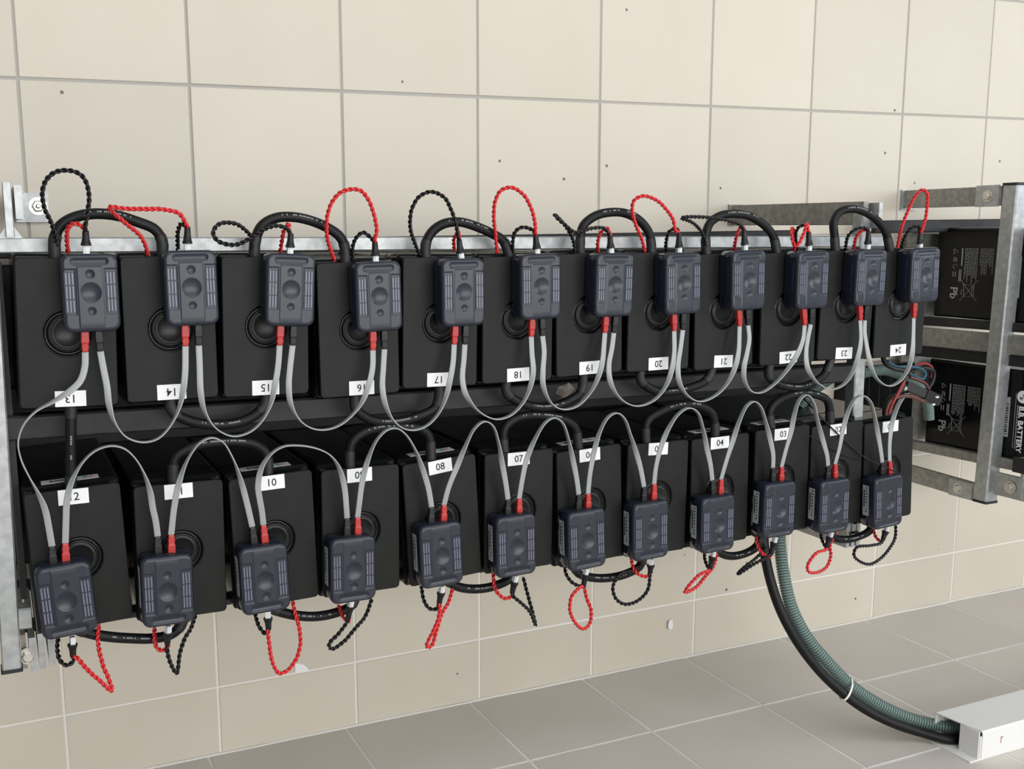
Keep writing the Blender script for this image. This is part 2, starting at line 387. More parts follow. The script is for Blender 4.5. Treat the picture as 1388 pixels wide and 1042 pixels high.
def cover_mesh():
    nx, nz = 96, 136; mb = MB(); vs = []; fs = []
    for j in range(nz + 1):
        for i in range(nx + 1):
            x = MW*(i/nx - .5); z = MH*(j/nz - .5); x, z = rr_clamp(x, z, MW, MH, .014)
            vs.append((x, hfield(x, z), z))
    for j in range(nz):
        for i in range(nx):
            a = j*(nx+1) + i; fs.append((a, a+1, a+nx+2, a+nx+1))
    mb.add(vs, fs, True)
    # rim going back
    o = rrect(MW, MH, .014, 6)
    mb.rings([[(x, -MD + .0058, z) for x, z in o], [(x, -MD + .0125, z) for x, z in o]], False, False, True)
    return mb.mesh('front_cover', M['cover'])
coverm = cover_mesh()
mb = MB(); rprism(mb, MW - .001, MH - .001, .0135, [(.0010, -MD + .0126), (.0, -MD + .0136), (0.0004, -.003), (.003, -.0008)], seg=6, smooth=True, cap0=False); casem = mb.mesh('back_case', M['case'])
mb = MB(); rprism(mb, MW - .006, MH - .006, .011, [(0, -MD + .0095), (0, -MD + .011)], seg=4); boardm = mb.mesh('circuit_board', M['pcb'])
mb = MB(); random.seed(3)
for q in range(3): mb.box(-.010 + q*.007, -.0055 + q*.007, -MD + .0072, -MD + .0095, .004, .0085)
mb.box(-.016, -.011, -MD + .0072, -MD + .0095, -.011, -.008); mb.box(.006, .014, -MD + .0075, -MD + .0095, -.020, -.012)
for q in range(3): mb.box(-.0075 + q*.006, -.0045 + q*.006, -MD + .0066, -MD + .0095, .034, .052)
chipm = mb.mesh('board_components', M['chip'])
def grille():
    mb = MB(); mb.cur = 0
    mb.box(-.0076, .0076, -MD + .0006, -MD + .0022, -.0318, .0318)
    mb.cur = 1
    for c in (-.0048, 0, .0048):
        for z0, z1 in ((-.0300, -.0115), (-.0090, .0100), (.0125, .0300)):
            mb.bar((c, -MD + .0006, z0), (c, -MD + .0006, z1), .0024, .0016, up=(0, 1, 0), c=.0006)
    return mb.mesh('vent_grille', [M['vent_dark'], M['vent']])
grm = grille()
mb = MB(); mb.box(MW/2 - .0006, MW/2 + .0001, -.0245, -.0085, -.040, .030)
mb.cur = 1; random.seed(5)
for q in range(9): mb.box(MW/2 - .0003, MW/2 + .0003, -.0225 + .0002*q, -.0195 + random.uniform(0, .004), -.036 + q*.0068, -.0335 + q*.0068)
mb.box(MW/2 - .0003, MW/2 + .0003, -.0140, -.0110, -.030, .010)
stm = mb.mesh('rating_sticker', [M['sticker'], M['ink']])
mb = MB(); rprism(mb, .030, .012, .002, [(.0006, -.031), (0, -.0304), (0, -.012)], 0, -MH/2 + .0055, 3); sockm = mb.mesh('socket_block', M['blkplug'])
MON = {1:(1.7499,0.5621,3.3),2:(1.5916,0.5711,0.7),3:(1.4380,0.5813,-0.1),4:(1.2768,0.5700,1.2),5:(1.1104,0.5773,1.5),6:(0.9609,0.5783,2.3),7:(0.8049,0.5871,0.9),8:(0.6499,0.5905,2.1),9:(0.4786,0.5871,-0.7),10:(0.3188,0.5931,1.5),11:(0.1550,0.5976,-0.7),12:(-0.0032,0.6057,3.1),13:(0.0641,1.0916,-0.3),14:(0.2183,1.0940,0.0),15:(0.3812,1.0851,-3.2),16:(0.5375,1.0683,0.9),17:(0.6981,1.0698,0.3),18:(0.8550,1.0750,0.6),19:(1.0144,1.0727,-1.0),20:(1.1730,1.0704,1.3),21:(1.3324,1.0718,1.4),22:(1.4997,1.0674,0.6),23:(1.6596,1.0672,-0.6),24:(1.8170,1.0678,1.2)}
for k in range(1, 25):
    x, z, r = MON[k]; top = k > 12
    lab = 'smoky plastic monitor on the %s battery from the left, %s row, numbered %02d' % (place(k), rowof(k), k)
    root = link('battery_monitor', None, None, (x, LY - .0004, z), (0, -math.radians(r) + (0 if top else math.pi), 0), lab, 'monitor', 'battery monitors')
    root.empty_display_size = .02
    link('back_case', casem, root); link('circuit_board', boardm, root); link('board_components', chipm, root)
    link('front_cover', coverm, root)
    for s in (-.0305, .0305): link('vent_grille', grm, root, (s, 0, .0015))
    link('rating_sticker', stm, root); link('socket_block', sockm, root)

# ------------------------------------------------------------------ flat grey cables between monitors
PY = -0.523
def plug(name, tip, end, mt, parent):
    """boot of a flat cable from its tip at the monitor to the cable end"""
    A, B = Vector(tip), Vector(end); t = (B - A); L = t.length; t.normalize()
    sd = Vector((0, -1, 0)).cross(t).normalized(); n = t.cross(sd)
    mb = MB()
    def sec(s, hw, ht): c = A + t*(L*s); return [c + sd*(a*hw) + n*(b*ht) for a, b in ((-1, -.8), (-.8, -1), (.8, -1), (1, -.8), (1, .8), (.8, 1), (-.8, 1), (-1, .8))]
    mb.rings([sec(-.30, .0052, .0042), sec(0, .0062, .0050), sec(.42, .0062, .0050), sec(.50, .0052, .0042), sec(.60, .0050, .0040), sec(.92, .0046, .0034), sec(1.0, .0038, .0028)], smooth=False)
    mb.rings([sec(.62, .0056, .0044), sec(.80, .0053, .0042)], smooth=False)
    # latch
    c0 = A + t*(L*.05) + n*(-.0050); mb.bar(c0, A + t*(L*.38) + n*(-.0058), .0055, .0012, up=n)
    return link(name, mb.mesh(name, mt), parent)
def ribbon(mb, ctrl, wd=0.0102, th=0.0022, bulge=True, twist=1.0):
    P = catmull(ctrl, .006); F = frames(P); R = []; n = len(P)
    X, Y = Vector((1, 0, 0)), Vector((0, -1, 0)); prev = None
    for i, p in enumerate(P):
        u = i/(n - 1); t = F[i][0]; e = min(u, 1 - u)
        s = sst(.10, .40, e) * twist
        wv = X*(1 - s) + Y*s
        wv = wv - t*wv.dot(t)
        if wv.length < .15: wv = Y - t*Y.dot(t)
        wv.normalize()
        if prev is not None and wv.dot(prev) < 0: wv = -wv
        if prev is not None: wv = (wv*.5 + prev*.5).normalized()
        prev = wv
        nv = t.cross(wv)
        a, b = wd/2, th/2
        R.append([p + wv*x + nv*y for x, y in ((-a, -b*.5), (-a*.85, -b), (-a*.2, -b), (0, -b*.75), (a*.2, -b), (a*.85, -b), (a, -b*.5), (a, b*.5), (a*.85, b), (0, b*.9), (-a*.85, b), (-a, b*.5))])
    return mb.rings(R, True, True, True)
# (from battery, colour, plug tip) (to battery, colour, plug tip) path
RIB = [
 ((13,'r',115,454),(12,'k',72.5,763),[(115.5,477),(115,497),(109,516),(96,529),(72.5,544),(49,557),(32,575.5),(24.6,599),(28.5,622),(39,645),(52,669),(61,690),(66,714),(70.5,740)]),
 ((13,'k',134,454),(14,'r',250.8,446),[(136,476),(140,498),(145,523.6),(148,549.5),(155.4,573),(171,592),(191.7,599),(212.4,595),(228,580.6),(241,557),(247.4,534),(250.8,505.5),(251.3,469)]),
 ((14,'k',268.7,446),(15,'r',379.7,446),[(269.4,468),(270.7,497.7),(272,531.4),(277,557),(290,578),(305.7,588.4),(320,591),(339.6,584.5),(355,570),(366.8,547),(373.3,518.4),(377,495),(379,468)]),
 ((15,'k',397.4,447),(16,'r',505,452),[(396.6,468),(393.2,497.7),(391.4,523.6),(394,547),(404.4,567.7),(420,579.3),(438,582.4),(458.8,576.7),(477,562.5),(491,544),(500,521),(505,497.7),(505.4,474.4)]),
 ((16,'k',520.4,452),(17,'r',616.3,446),[(521,473),(519.6,497.7),(518.3,523.6),(522,547),(531.3,567.7),(544.2,579.3),(559.8,582.7),(578,576.7),(593.5,561),(603.8,539),(610.3,513),(614.2,490),(615.5,466.6)]),
 ((17,'k',630.5,447),(18,'r',720.6,437),[(630,466.6),(628.7,487.4),(626.8,513),(631,534),(645.5,554.7),(661,565),(674,568),(692,562.5),(707.7,547),(718,526),(722.7,503),(721,479.6),(720,456)]),
 ((18,'k',734.4,437),(19,'r',820.4,433),[(735.4,455),(737.5,477),(736,500),(736,521),(742.6,540.5),(753,551.6),(766,554.7),(782.8,549.5),(798.3,534),(810,513),(816.5,490),(818.5,469),(819.8,451)]),
 ((19,'k',833.3,433),(20,'r',913,430),[(832,451),(829.4,471.8),(825.5,492.5),(826.3,513),(833.3,531.4),(847.6,545.6),(865,550),(886.6,541.8),(902,523.6),(910,503),(913.8,479.6),(913.8,448.5)]),
 ((20,'k',925.5,430),(21,'r',1001,424),[(925.5,447),(922.4,471.8),(919,495),(920.3,516),(929.4,534),(946,543.8),(964.3,539),(982.5,523.6),(995.4,500),(1001,477),(1002.5,442)]),
 ((21,'k',1013,424),(22,'r',1089,422.6),[(1014,440.7),(1015.6,459),(1012.3,479.6),(1008.4,497.7),(1009,516),(1017.5,530),(1030.4,532),(1047,522.3),(1065.4,503),(1081,479.6),(1088.7,459),(1090.6,440.7)]),
 ((22,'k',1099.6,422.6),(23,'r',1165,416),[(1099,439.4),(1095,459),(1092.6,479.6),(1095,500),(1107,518.4),(1125,527.5),(1143,521),(1156,503),(1164,479.6),(1167,459),(1166,434)]),
 ((23,'k',1173.5,418),(24,'r',1239,413),[(1172.4,434),(1172,448.7),(1174.6,467.4),(1179,490.5),(1184.6,507.8),(1194.7,519.3),(1204.8,523),(1216.3,518.6),(1226.4,507.8),(1233.6,492),(1237,473),(1238,451.6),(1238.5,431)]),
 ((12,'r',89.4,760),(11,'k',214.5,748),[(88.6,735.7),(89.4,706),(90.7,679),(97,653),(111.4,627),(129.5,610.4),(150.3,604),(168.4,607.8),(184,622),(195.6,642.8),(203.4,666),(207.3,689.4),(211,706),(213.7,726.6)]),
 ((11,'r',232.5,749),(10,'k',344.5,735.7),[(232,724),(235.8,689.4),(241,661),(248.7,635),(259,614.3),(272,598.8),(287.6,593),(301.8,598.8),(313.5,617),(323.8,642.8),(333,675),(342,713.7)]),
 ((10,'r',359,734.4),(9,'k',470,724),[(357,711),(355,693),(352,676.5),(349.8,658.3),(355,632.4),(368,614.3),(383.6,605),(401.8,603.4),(425,606.5),(445.8,615.6),(458.8,632.4),(466.5,658.3),(469.6,689.4),(470.4,702)]),
 ((9,'r',484.7,723.5),(8,'k',583.8,708.6),[(484.7,700.7),(487,682),(491,653),(499,622),(510.6,596),(523.5,583),(536.5,580),(549.4,588.4),(562.4,609),(572.7,635),(580.5,661),(585,687)]),
 ((8,'r',600.7,707),(7,'k',687.5,698),[(601.8,684),(608,660.7),(618.3,635),(630,606.5),(643,580.6),(656,570.8),(667.5,576.7),(675.3,598.8),(680.5,627),(685.6,655.7),(688.5,676.5)]),
 ((7,'r',703,697),(6,'k',783.3,689),[(703.8,675),(707.7,650.6),(714,622),(725.8,593.6),(738.7,572.8),(750.4,565.9),(762,572.8),(769.8,593.6),(776.3,622),(781.5,648),(784.5,670)]),
 ((6,'r',796.5,689.7),(5,'k',871.7,679),[(797,668.7),(799.6,642.8),(804.8,614.3),(812.6,585.8),(824.2,565),(835.9,559.4),(846.3,567.7),(854,588.4),(861.8,611.7),(868.3,635),(873,659.6)]),
 ((5,'r',885.5,677.6),(4,'k',966,668.7),[(886.6,655.7),(889.2,632.4),(895.7,606.5),(906,580.6),(920.3,560),(933.3,552.6),(945,558.6),(952.7,580.6),(957.9,606.5),(963,630),(965.4,650.6)]),
 ((4,'r',976,670),(3,'k',1047,651),[(977.4,649.3),(983.8,627),(992.8,598.8),(1003,567.7),(1012.3,549.5),(1021.3,543.8),(1030.4,550.8),(1038,572.8),(1044.7,598.8),(1048,617),(1047.8,633.7)]),
 ((3,'r',1058,652.6),(2,'k',1121,649),[(1059.4,632.4),(1065.4,609),(1072,585.8),(1077,560),(1083.5,541.8),(1092.6,534.8),(1101.7,544.4),(1108,570),(1116,598.8),(1121,617),(1122.4,631)]),
 ((2,'r',1131.5,648.5),(1,'k',1195,641),[(1132,628.5),(1138,606.5),(1143,580.6),(1149.6,557.3),(1158.7,540.5),(1169,536),(1179.4,544.4),(1185,563),(1189.5,585.3),(1193.2,606.4),(1196,626.5)]),
 ((1,'r',1206,642.7),None,[(1205.9,624.4),(1205.9,602),(1208,581),(1212,562.5),(1217,549.5),(1224,538),(1232,531)]),
]
PN = {'r': 'red', 'k': 'black'}
for a, b, path in RIB:
    n = len(path); pts = []
    for i, (px, py) in enumerate(path):
        u = i/(n - 1); bl = math.sin(math.pi*u)
        Y = PY - .022*bl
        if b is None: Y = PY + .13*u**4
        pts.append(AY(px, py, Y))
    if b: lab = ('long S-curved grey flat cable joining the leftmost monitors of both rows' if b[0] == 12 else 'grey flat cable looping between the %s and %s monitors of the %s row' % (place(a[0]), place(b[0]), rowof(a[0])))
    else: lab = 'grey flat cable rising from the red plug of monitor 01 into the wire bundle'
    root = link('flat_cable', None, None, (pts[0].x, pts[0].y, pts[0].z), (0, 0, 0), lab, 'cable', 'grey flat cables between the monitors'); root.empty_display_size = .01
    off = pts[0].copy(); loc = [p - off for p in pts]
    mb = MB(); ribbon(mb, loc); link('ribbon', mb.mesh('ribbon', M['ribbon']), root)
    plug('red_plug' if a[1] == 'r' else 'black_plug', AY(a[2], a[3], PY) - off, loc[0], M['redplug'] if a[1] == 'r' else M['blkplug'], root)
    if b: plug('red_plug' if b[1] == 'r' else 'black_plug', AY(b[2], b[3], PY) - off, loc[-1], M['redplug'] if b[1] == 'r' else M['blkplug'], root)

# ------------------------------------------------------------------ twisted leads: (plug px) (boot end px) red path black path
LEAD = {
 13: ((117,340),(116,312),[(111.4,307),(101,302.7),(92,309.7),(90.7,324),(92,343)],[(115.3,308.4),(119,285),(120.5,262),(111.4,238.5),(90.7,230.7),(70,236),(58.3,254),(59.6,280),(68.7,300.7),(75,319),(77.7,343)]),
 14: ((254,337),(254,307),[(252.6,304.6),(243.5,290),(222.8,284),(191.7,283.3),(165.8,282.5),(150,280),(147.7,282),(155.4,290),(171,303.3),(186.5,316),(195.6,329),(200.8,346)],[(246,303),(241,313.6),(241,338)]),
 15: ((393,342),(394,316),[(391.4,313),(391.4,303),(386,309),(382.3,324),(379.7,342)],[(390,311),(375.9,305.9),(357.7,311),(339.6,322.7),(318.9,331.8),(295.5,326.6),(289,315),(298,303.3),(318.9,303.3),(334.4,313.6),(340.9,324),(342,347)]),
 16: ((509,353),(508,327),[(508,325),(510.6,311),(506.7,290),(500,272),(489.8,259),(474.3,256.6),(458.8,263),(448.4,277.4),(443.2,295.5),(442.7,316),(445.8,331.8),(453.6,353)],[(501.5,321.4),(492.4,315),(483.4,321.4),(478,334),(478,355)]),
 17: ((625,349),(622,324),[(622,315),(615.7,321.4),(615.7,340)],[(621,321.4),(618.3,306),(611.8,285),(601.5,267),(583.3,260),(567.8,267),(558,284),(556,308.4),(561,326.6),(569,346)]),
 18: ((728,343),(725.8,317),[(725.8,315),(724.5,298),(718,277.4),(707.7,262),(692,254),(679.2,258),(671.4,272),(669.3,293),(670.9,313.6),(674,343)],[(722,312),(707.7,308),(698.6,313.6),(694.7,329),(696,350)]),
 19: ((828,342),(826.8,319),[(826.8,316),(821.7,308.4),(814,316),(810,329),(810.8,345)],[(819,309.7),(801,309.7),(780,315),(767.3,306),(754.5,294.5),(751.7,290.8),(762,300.7),(772.4,316),(777.6,329),(779,346)]),
 20: ((920.3,341),(920.3,314),[(915,312),(912.5,298),(902,282.5),(889.2,271),(871,265.7),(859.4,272),(856.8,285),(862,306),(869.8,324),(873.7,341)],[(916.4,309.7),(907.4,313.6),(903,326.6),(902,343)]),
 21: ((1009.7,337),(1008.4,311),[(1005.8,306),(1000.6,313.6),(996.7,326.6),(994.7,341)],[(1003,304.6),(987.7,299.4),(967,295.5),(943.6,294),(926,294.5),(924.2,296),(935.9,300.4),(946,308.4),(954,321.4),(959,343)]),
 22: ((1096.5,338),(1096,314),[(1095,311),(1093.9,303.3),(1088.7,318.8),(1080,333),(1076,330),(1073,313.6),(1074.5,309.7),(1077,340)],[(1092.6,306),(1083.5,307),(1078.4,316),(1080.7,340)]),
 23: ((1176,336),(1177.4,313),[(1176.3,310.5),(1163,317),(1156.4,338)],[(1174,309.4),(1160.8,310.5),(1149.8,319.3),(1145.4,340)]),
 24: ((1247,335),(1247,315),[(1249,312.7),(1254.7,295),(1256.9,277.4),(1256.9,263),(1250.3,257),(1240.3,266.4),(1231.5,284),(1222.7,306),(1216,336)],[(1244.7,307),(1236,308.3),(1227,319.3),(1220.5,338)]),
 12: ((98,866),(99,890),[(103.6,891),(119,908),(134.7,922),(151.6,936.5),(147.7,921),(140,902.8),(134.7,882),(132.6,866.5),(134.2,846)],[(99.7,895),(90.7,901.5),(81.6,895),(77.7,879.5),(79,862)]),
 11: ((228,851),(226.7,873),[(228,875.6),(220,881.6),(212.4,877),(209.3,864),(210,850)],[(226.7,882),(230.6,897.6),(239.6,912),(243.5,887),(250,866.5),(259,851),(265.5,832)]),
 10: ((363,831),(364,853.6),[(363.4,857.5),(365.5,877),(369.4,897.6),(378.4,912.4),(388.8,909),(400.5,895),(407,874),(405.6,851),(400.5,832.8),(396.6,815)],[(360,858.8),(352.5,851),(347.4,838),(346,826)]),
 9: ((475.6,816),(471.7,839),[(473,842),(465,835.4),(458.8,820)],[(470.4,843),(458.8,858.8),(445.8,873),(449.7,879.5),(466.5,869),(482,851),(495,835.4),(504,812)]),
 8: ((598.9,797),(595,818.8),[(596.3,821.3),(593.7,839.5),(586,857.6),(578,875.8),(584.6,875.8),(592.4,852.4),(598.9,831.7),(608,816),(615,792)],[(592.4,824.5),(583.3,825),(575.5,816),(571,794)]),
 7: ((698.6,783),(694,804.5),[(694.7,807),(684.4,811),(674,803),(670,793),(668.8,777)],[(696,808.4),(705,816),(718,829),(725.8,847),(723.2,834.3),(716.7,811),(709,782)]),
 6: ((794.5,773),(790.6,795.4),[(785.4,796.7),(775,808.4),(772.4,826.5),(780.2,844.7),(790.6,852.4),(799.6,844.7),(801,826.5),(794.5,808.4),(790,780)],[(785.4,794),(775,789),(767.3,777.3),(766,765)]),
 5: ((882.5,760),(881.2,777.3),[(877.4,781),(865.7,778.6),(858,768),(855.3,752)],[(881,781),(877.4,800.6),(863,814.9),(846.3,818.8),(834.6,811),(830.7,795.4),(839.8,779.9),(858,772),(876,762)]),
 4: ((967,749),(961.8,773),[(961.8,773),(946,780.6),(928,802.6),(943.6,796),(956.6,780.6),(967,767.7),(973.4,745)],[(960.5,770),(956,760),(955,747)]),
 3: ((1050.4,730),(1044.7,752),[(1043.4,754.7),(1033,749.5),(1026.5,737.9),(1024.5,724)],[(1042,753.7),(1021.3,765),(1000.6,778),(1005,772),(1023,758),(1039.5,742)]),
 2: ((1126.3,723),(1119.8,743),[(1121,744.4),(1106.8,749.5),(1095.2,765),(1095.2,774),(1106.8,776),(1121,767.7),(1126.3,752),(1125,740.5),(1132.7,721)],[(1119,741),(1114,731),(1113,720)]),
 1: ((1202,715),(1196.4,732),[(1195.3,734),(1188,728.8),(1182.7,712)],[(1194.3,736),(1179.5,739.4),(1160.5,742.6),(1157.3,752),(1164.7,760.5),(1179.5,764.7),(1194.3,756.3),(1207,741.5),(1213.3,728.8),(1214.3,712)]),
}
WORDS = {13:'tall black loop',14:'long red loop to the left',15:'flat black loop over the rail',16:'tall red arch',17:'tall black arch',18:'tall red arch',19:'folded black loop',20:'wide red arch',21:'folded black loop to the left',22:'short red and black loops',23:'short black loop',24:'tall narrow red loop',
 12:'red loop folded to the right',11:'pointed black loop',10:'wide round red loop',9:'folded black loop',8:'narrow hanging red loop',7:'pointed black loop',6:'round hanging red loop',5:'round black loop',4:'red loop folded to the left',3:'black loop folded to the left',2:'round red loop',1:'curled black loop'}
for k, (pp, bb, rp, bp) in LEAD.items():
    A = AY(pp[0], pp[1], PY); B = AY(bb[0], bb[1], PY - .001)
    sg = 'above' if k > 12 else 'below'
    root = link('power_lead', None, None, A, (0, 0, 0), 'twisted lead %s the %s %s-row monitor, %s' % (sg, place(k), rowof(k), WORDS[k]), 'lead', 'twisted power leads'); root.empty_display_size = .01
    t = (B - A); L = t.length; t.normalize(); q = Vector((0, 0, 1)).rotation_difference(t).to_matrix().to_4x4()
    mb = MB()
    def sq(s, a): return [q @ Vector((x*a, y*a, s)) for x, y in ((-1, -.75), (1, -.75), (1, .75), (-1, .75))]
    mb.rings([sq(-.004, .0048), sq(.0085, .0048)], smooth=False); mb.rings([[q @ Vector((x, y - .0022, s)) for x, y in ((-.0021, -.0026), (.0021, -.0026), (.0021, .0016), (-.0021, .0016))] for s in (-.004, .0120)], smooth=False)
    link('white_connector', mb.mesh('white_connector', M['plugwhite']), root)
    mb = MB(); lathe(mb, [(.0080, .0080), (.0080, .0120), (.0072, .0125), (.0056, L*.62), (.0050, L*.97), (.0042, L)], 'z', 14, q); link('boot', mb.mesh('boot', M['blkplug']), root)
    for nm, path, m_ in (('red_wire', rp, 'redwire'), ('black_wire', bp, 'blkwire')):
        n = len(path) + 1; pts = [t*(L*.96)]
        ln = sum(math.hypot(path[i+1][0]-path[i][0], path[i+1][1]-path[i][1]) for i in range(len(path)-1))
        bul = min(.035, ln*.00016)
        for i, (px, py) in enumerate(path):
            u = (i + 1)/(n - 1); Y = PY + (.037 if len(path) > 1 else 0)*u**1.6 - bul*math.sin(math.pi*u)
            pts.append(AY(px, py, Y) - A)
        mb = MB(); twisted(mb, pts); o = link(nm, mb.mesh(nm, M[m_]), root)

# ------------------------------------------------------------------ thick battery cables
PC = [
 ((13,14),'arching over',[(75,352),(74,326),(80,308),(98.4,295.5),(124.4,289.8),(155.4,291.6),(186.5,300.7),(210,311),(219.5,326),(220,352)]),
 ((15,16),'arching over',[(345,352),(346,326),(355,306),(373.3,295.5),(396.6,294),(422.5,299.4),(445.8,309.7),(461.3,321.4),(467.8,337),(468,360)]),
 ((17,18),'arching over',[(577.6,356),(577,331),(586,313.6),(601.5,303.3),(622,300.7),(645.5,307),(668.8,317.5),(683,327),(689.5,344.7),(690,356)]),
 ((19,20),'arching over',[(786.7,350),(786.7,321.4),(790.6,306),(806,293),(826.8,287.7),(847.6,289),(865.7,298),(878.7,313.6),(882.5,329),(882.5,350)]),
 ((21,22),'arching over',[(958,349),(956.6,319),(961.8,303),(974.7,293),(992.8,289.8),(1016,293),(1037,306),(1048.5,321.4),(1053.7,349)]),
 ((23,24),'arching over',[(1133,347),(1131,319.3),(1130,301.7),(1136.6,288.4),(1152,283),(1169.7,286.2),(1187.3,297.3),(1200.6,315),(1207.2,345)]),
 ((14,15),'hanging under',[(231,536),(231,551),(239,561.8),(257.6,570.4),(279.3,574.8),(300.9,575.5),(322.5,572.6),(339.8,566),(351.3,557.5),(359,547.4),(360,528)]),
 ((16,17),'hanging under',[(482,526),(481.4,552),(492.2,563.4),(509.5,570.6),(529.7,572),(551.3,569),(573,562),(588.8,553.3),(594.5,541.8),(595.2,520)]),
 ((18,19),'hanging under',[(686.5,512),(686.5,531),(698,542),(715.3,549),(734,552),(755.6,549),(773,542),(785.9,533.3),(789.5,523),(790.2,504)]),
 ((20,21),'hanging under',[(869.2,496),(867.7,514),(876.4,523.4),(893.7,530.6),(915.3,529.9),(936.9,524.8),(954.2,517.6),(961.4,510.4),(965.7,494)]),
 ((22,23),'hanging under',[(1044,488),(1041.8,508.5),(1050.4,518.4),(1069,524.2),(1086.4,524.2),(1103.7,517.7),(1119.5,504.7),(1128,480)]),
 ((11,10),'arching over',[(234.6,660),(234.6,632.4),(237.5,619.4),(251.9,609.3),(272,602),(293.7,599.3),(322.5,598.5),(344,601.4),(358.5,610.8),(362.8,623.7),(362.8,650)]),
 ((9,8),'arching over',[(474.2,640),(474.2,609.5),(477.8,598),(489.3,587.9),(509.5,580.7),(532.6,578.5),(555.6,578.5),(573,582),(581.6,592.2),(584.4,626)]),
 ((7,6),'arching over',[(685,622),(682,595.3),(683.6,580.9),(695,569.3),(712.4,563.6),(729.7,562.9),(751.3,565),(770,570.8),(780,580.9),(784.4,612)]),
 ((5,4),'arching over',[(875.6,606),(875.6,575.3),(880.7,566.6),(895,558),(912.4,550.8),(932.6,547.9),(951.3,550.8),(964.3,559.4),(968.6,572.4),(968.6,598)]),
 ((3,2),'arching over',[(1046,586),(1043.2,558),(1049,548),(1064.8,537.8),(1086.4,532.8),(1106.6,535),(1121,542.2),(1124.6,556.6),(1124.6,580)]),
 ((12,11),'hanging under',[(92,838),(103,851),(124,858.8),(150,863),(180,865),(207,865),(233,859),(246,846),(248,824)]),
 ((10,9),'hanging under',[(362,806),(368,823),(388.8,831.5),(425,835.4),(456,830),(477,820),(484.7,792)]),
 ((8,7),'hanging under',[(598,768),(604,785),(622,795.4),(648,798),(674,792.8),(692,782.5),(698,756)]),
 ((6,5),'hanging under',[(776,750),(782,775),(801,782.5),(829.4,782.5),(852.7,776),(868,766),(873,738)]),
 ((4,3),'hanging under',[(964,728),(974.7,748),(990.3,753.4),(1011,749.5),(1026.5,739),(1036,710)]),
 ((2,1),'hanging under',[(1122,705),(1128.8,727),(1145.7,731),(1164.7,726.7),(1179.5,718),(1188,695)]),
]
CY = -0.4862
def power_cable(path, lab, Ys=None):
    pts = [AY(px, py, CY if Ys is None else Ys[i]) for i, (px, py) in enumerate(path)]
    A = pts[0].copy(); loc = [p - A for p in pts]
    root = link('battery_cable', None, None, A, (0, 0, 0), lab, 'cable', 'thick black battery cables'); root.empty_display_size = .01
    P = catmull(loc, .008); mb = MB(); tube(mb, P, .0089, 12); sh = link('sheath', mb.mesh('sheath', M['sheath']), root)
    n = len(P); m_ = max(3, min(6, n//4))
    for seg in (P[:m_], P[-m_:]):
        mb = MB(); tube(mb, seg, lambda u: .0098 + .0003*math.sin(u*17), 12); link('heat_shrink', mb.mesh('heat_shrink', M['cap']), root)
    mid = P[n//3: 2*n//3 + 1]; mb = MB(); random.seed(len(path)*7 + n)
    for i in range(1, len(mid) - 1):
        if random.random() < .25: continue
        t_ = (mid[i+1] - mid[i-1]).normalized(); up_ = Vector((0, -.92, .39)); up_ = (up_ - t_*up_.dot(t_)).normalized(); c_ = mid[i] + up_*.0089
        for q in (-.0025, 0, .0025):
            if random.random() < .7: mb.bar(c_ + t_*(q - .0007), c_ + t_*(q + .0007), .0026, .0003, up=up_)
    if mb.v: link('cable_print', mb.mesh('cable_print', M['print']), root)
    return P, root
for (a, b), wd, path in PC:
    power_cable(path, 'thick black cable %s the %s and %s batteries of the %s row' % (wd, place(a), place(b), rowof(a)))
power_cable([(96,546),(96,575),(96,610),(96,640),(96,664)], 'thick straight black cable joining battery 13 down to battery 12')

# ------------------------------------------------------------------ rack
SL = -0.0165
def rz(x, z): return z + SL*x
rack = link('battery_rack', None, None, (-.09, -.44, .47), (0, 0, 0), 'galvanised steel wall rack carrying the two rows of numbered batteries', 'rack'); rack.empty_display_size = .03
RO = Vector((-.09, -.44, .47))
def rpart(name, mb, mt, parent=None, root=None):
    root = root or rack; o0 = Vector(root.location)
    mb.v = [tuple(Vector(v) - o0) for v in mb.v]; return link(name, mb.mesh(name, mt), parent or root)
def rbar(name, A, B, w_, h_, mt, up=(0, 0, 1), root=None):
    mb = MB(); mb.bar(A, B, w_, h_, up); return rpart(name, mb, M[mt], root=root)
# front top rail, back top rail
rbar('top_rail', (-.11, -.430, rz(0, 1.1665)), (1.80, -.430, rz(1.80, 1.1705)), .030, .0245, 'galv')
rbar('rear_rail', (-.11, -.060, 1.152), (1.88, -.060, 1.152), .040, .030, 'steel_dark')
# shelf beams below the upper row
zu, zl = .893, .524
rbar('shelf_beam', (-.11, -.425, rz(0, zu - .020)), (1.76, -.425, rz(1.76, zu - .020)), .040, .040, 'steel_dark')
rbar('shelf_beam', (-.11, -.118, rz(0, zu - .058)), (1.905, -.118, rz(1.905, zu - .058)), .014, .116, 'steel_dark')  # rear beam made tall to fill the gap between rows with dark
rbar('beam_stub', (-.115, -.452, .560), (-.056, -.452, .559), .036, .036, 'galv')
for yy in (-.390, -.170): rbar('shelf_bar', (-.10, yy, rz(-.10, zl - .006)), (1.86, yy, rz(1.86, zl - .006)), .040, .011, 'steel_dark')
rbar('side_plate', (-.0645, -.43, .86), (-.0645, -.05, .86), .010, .56, 'steel_dark')
rbar('added_back_sheet', (-.07, -.052, .650), (1.88, -.052, .620), .003, .25, 'steel_dark')  # dark sheets added to stand in for shade in the battery gaps
rbar('added_back_sheet', (-.07, -.052, .985), (1.88, -.052, .955), .003, .28, 'steel_dark')
e = MB(); e.box(-.121, -.115, -.472, -.432, .540, .580); rpart('end_cap', e, M['cap'])
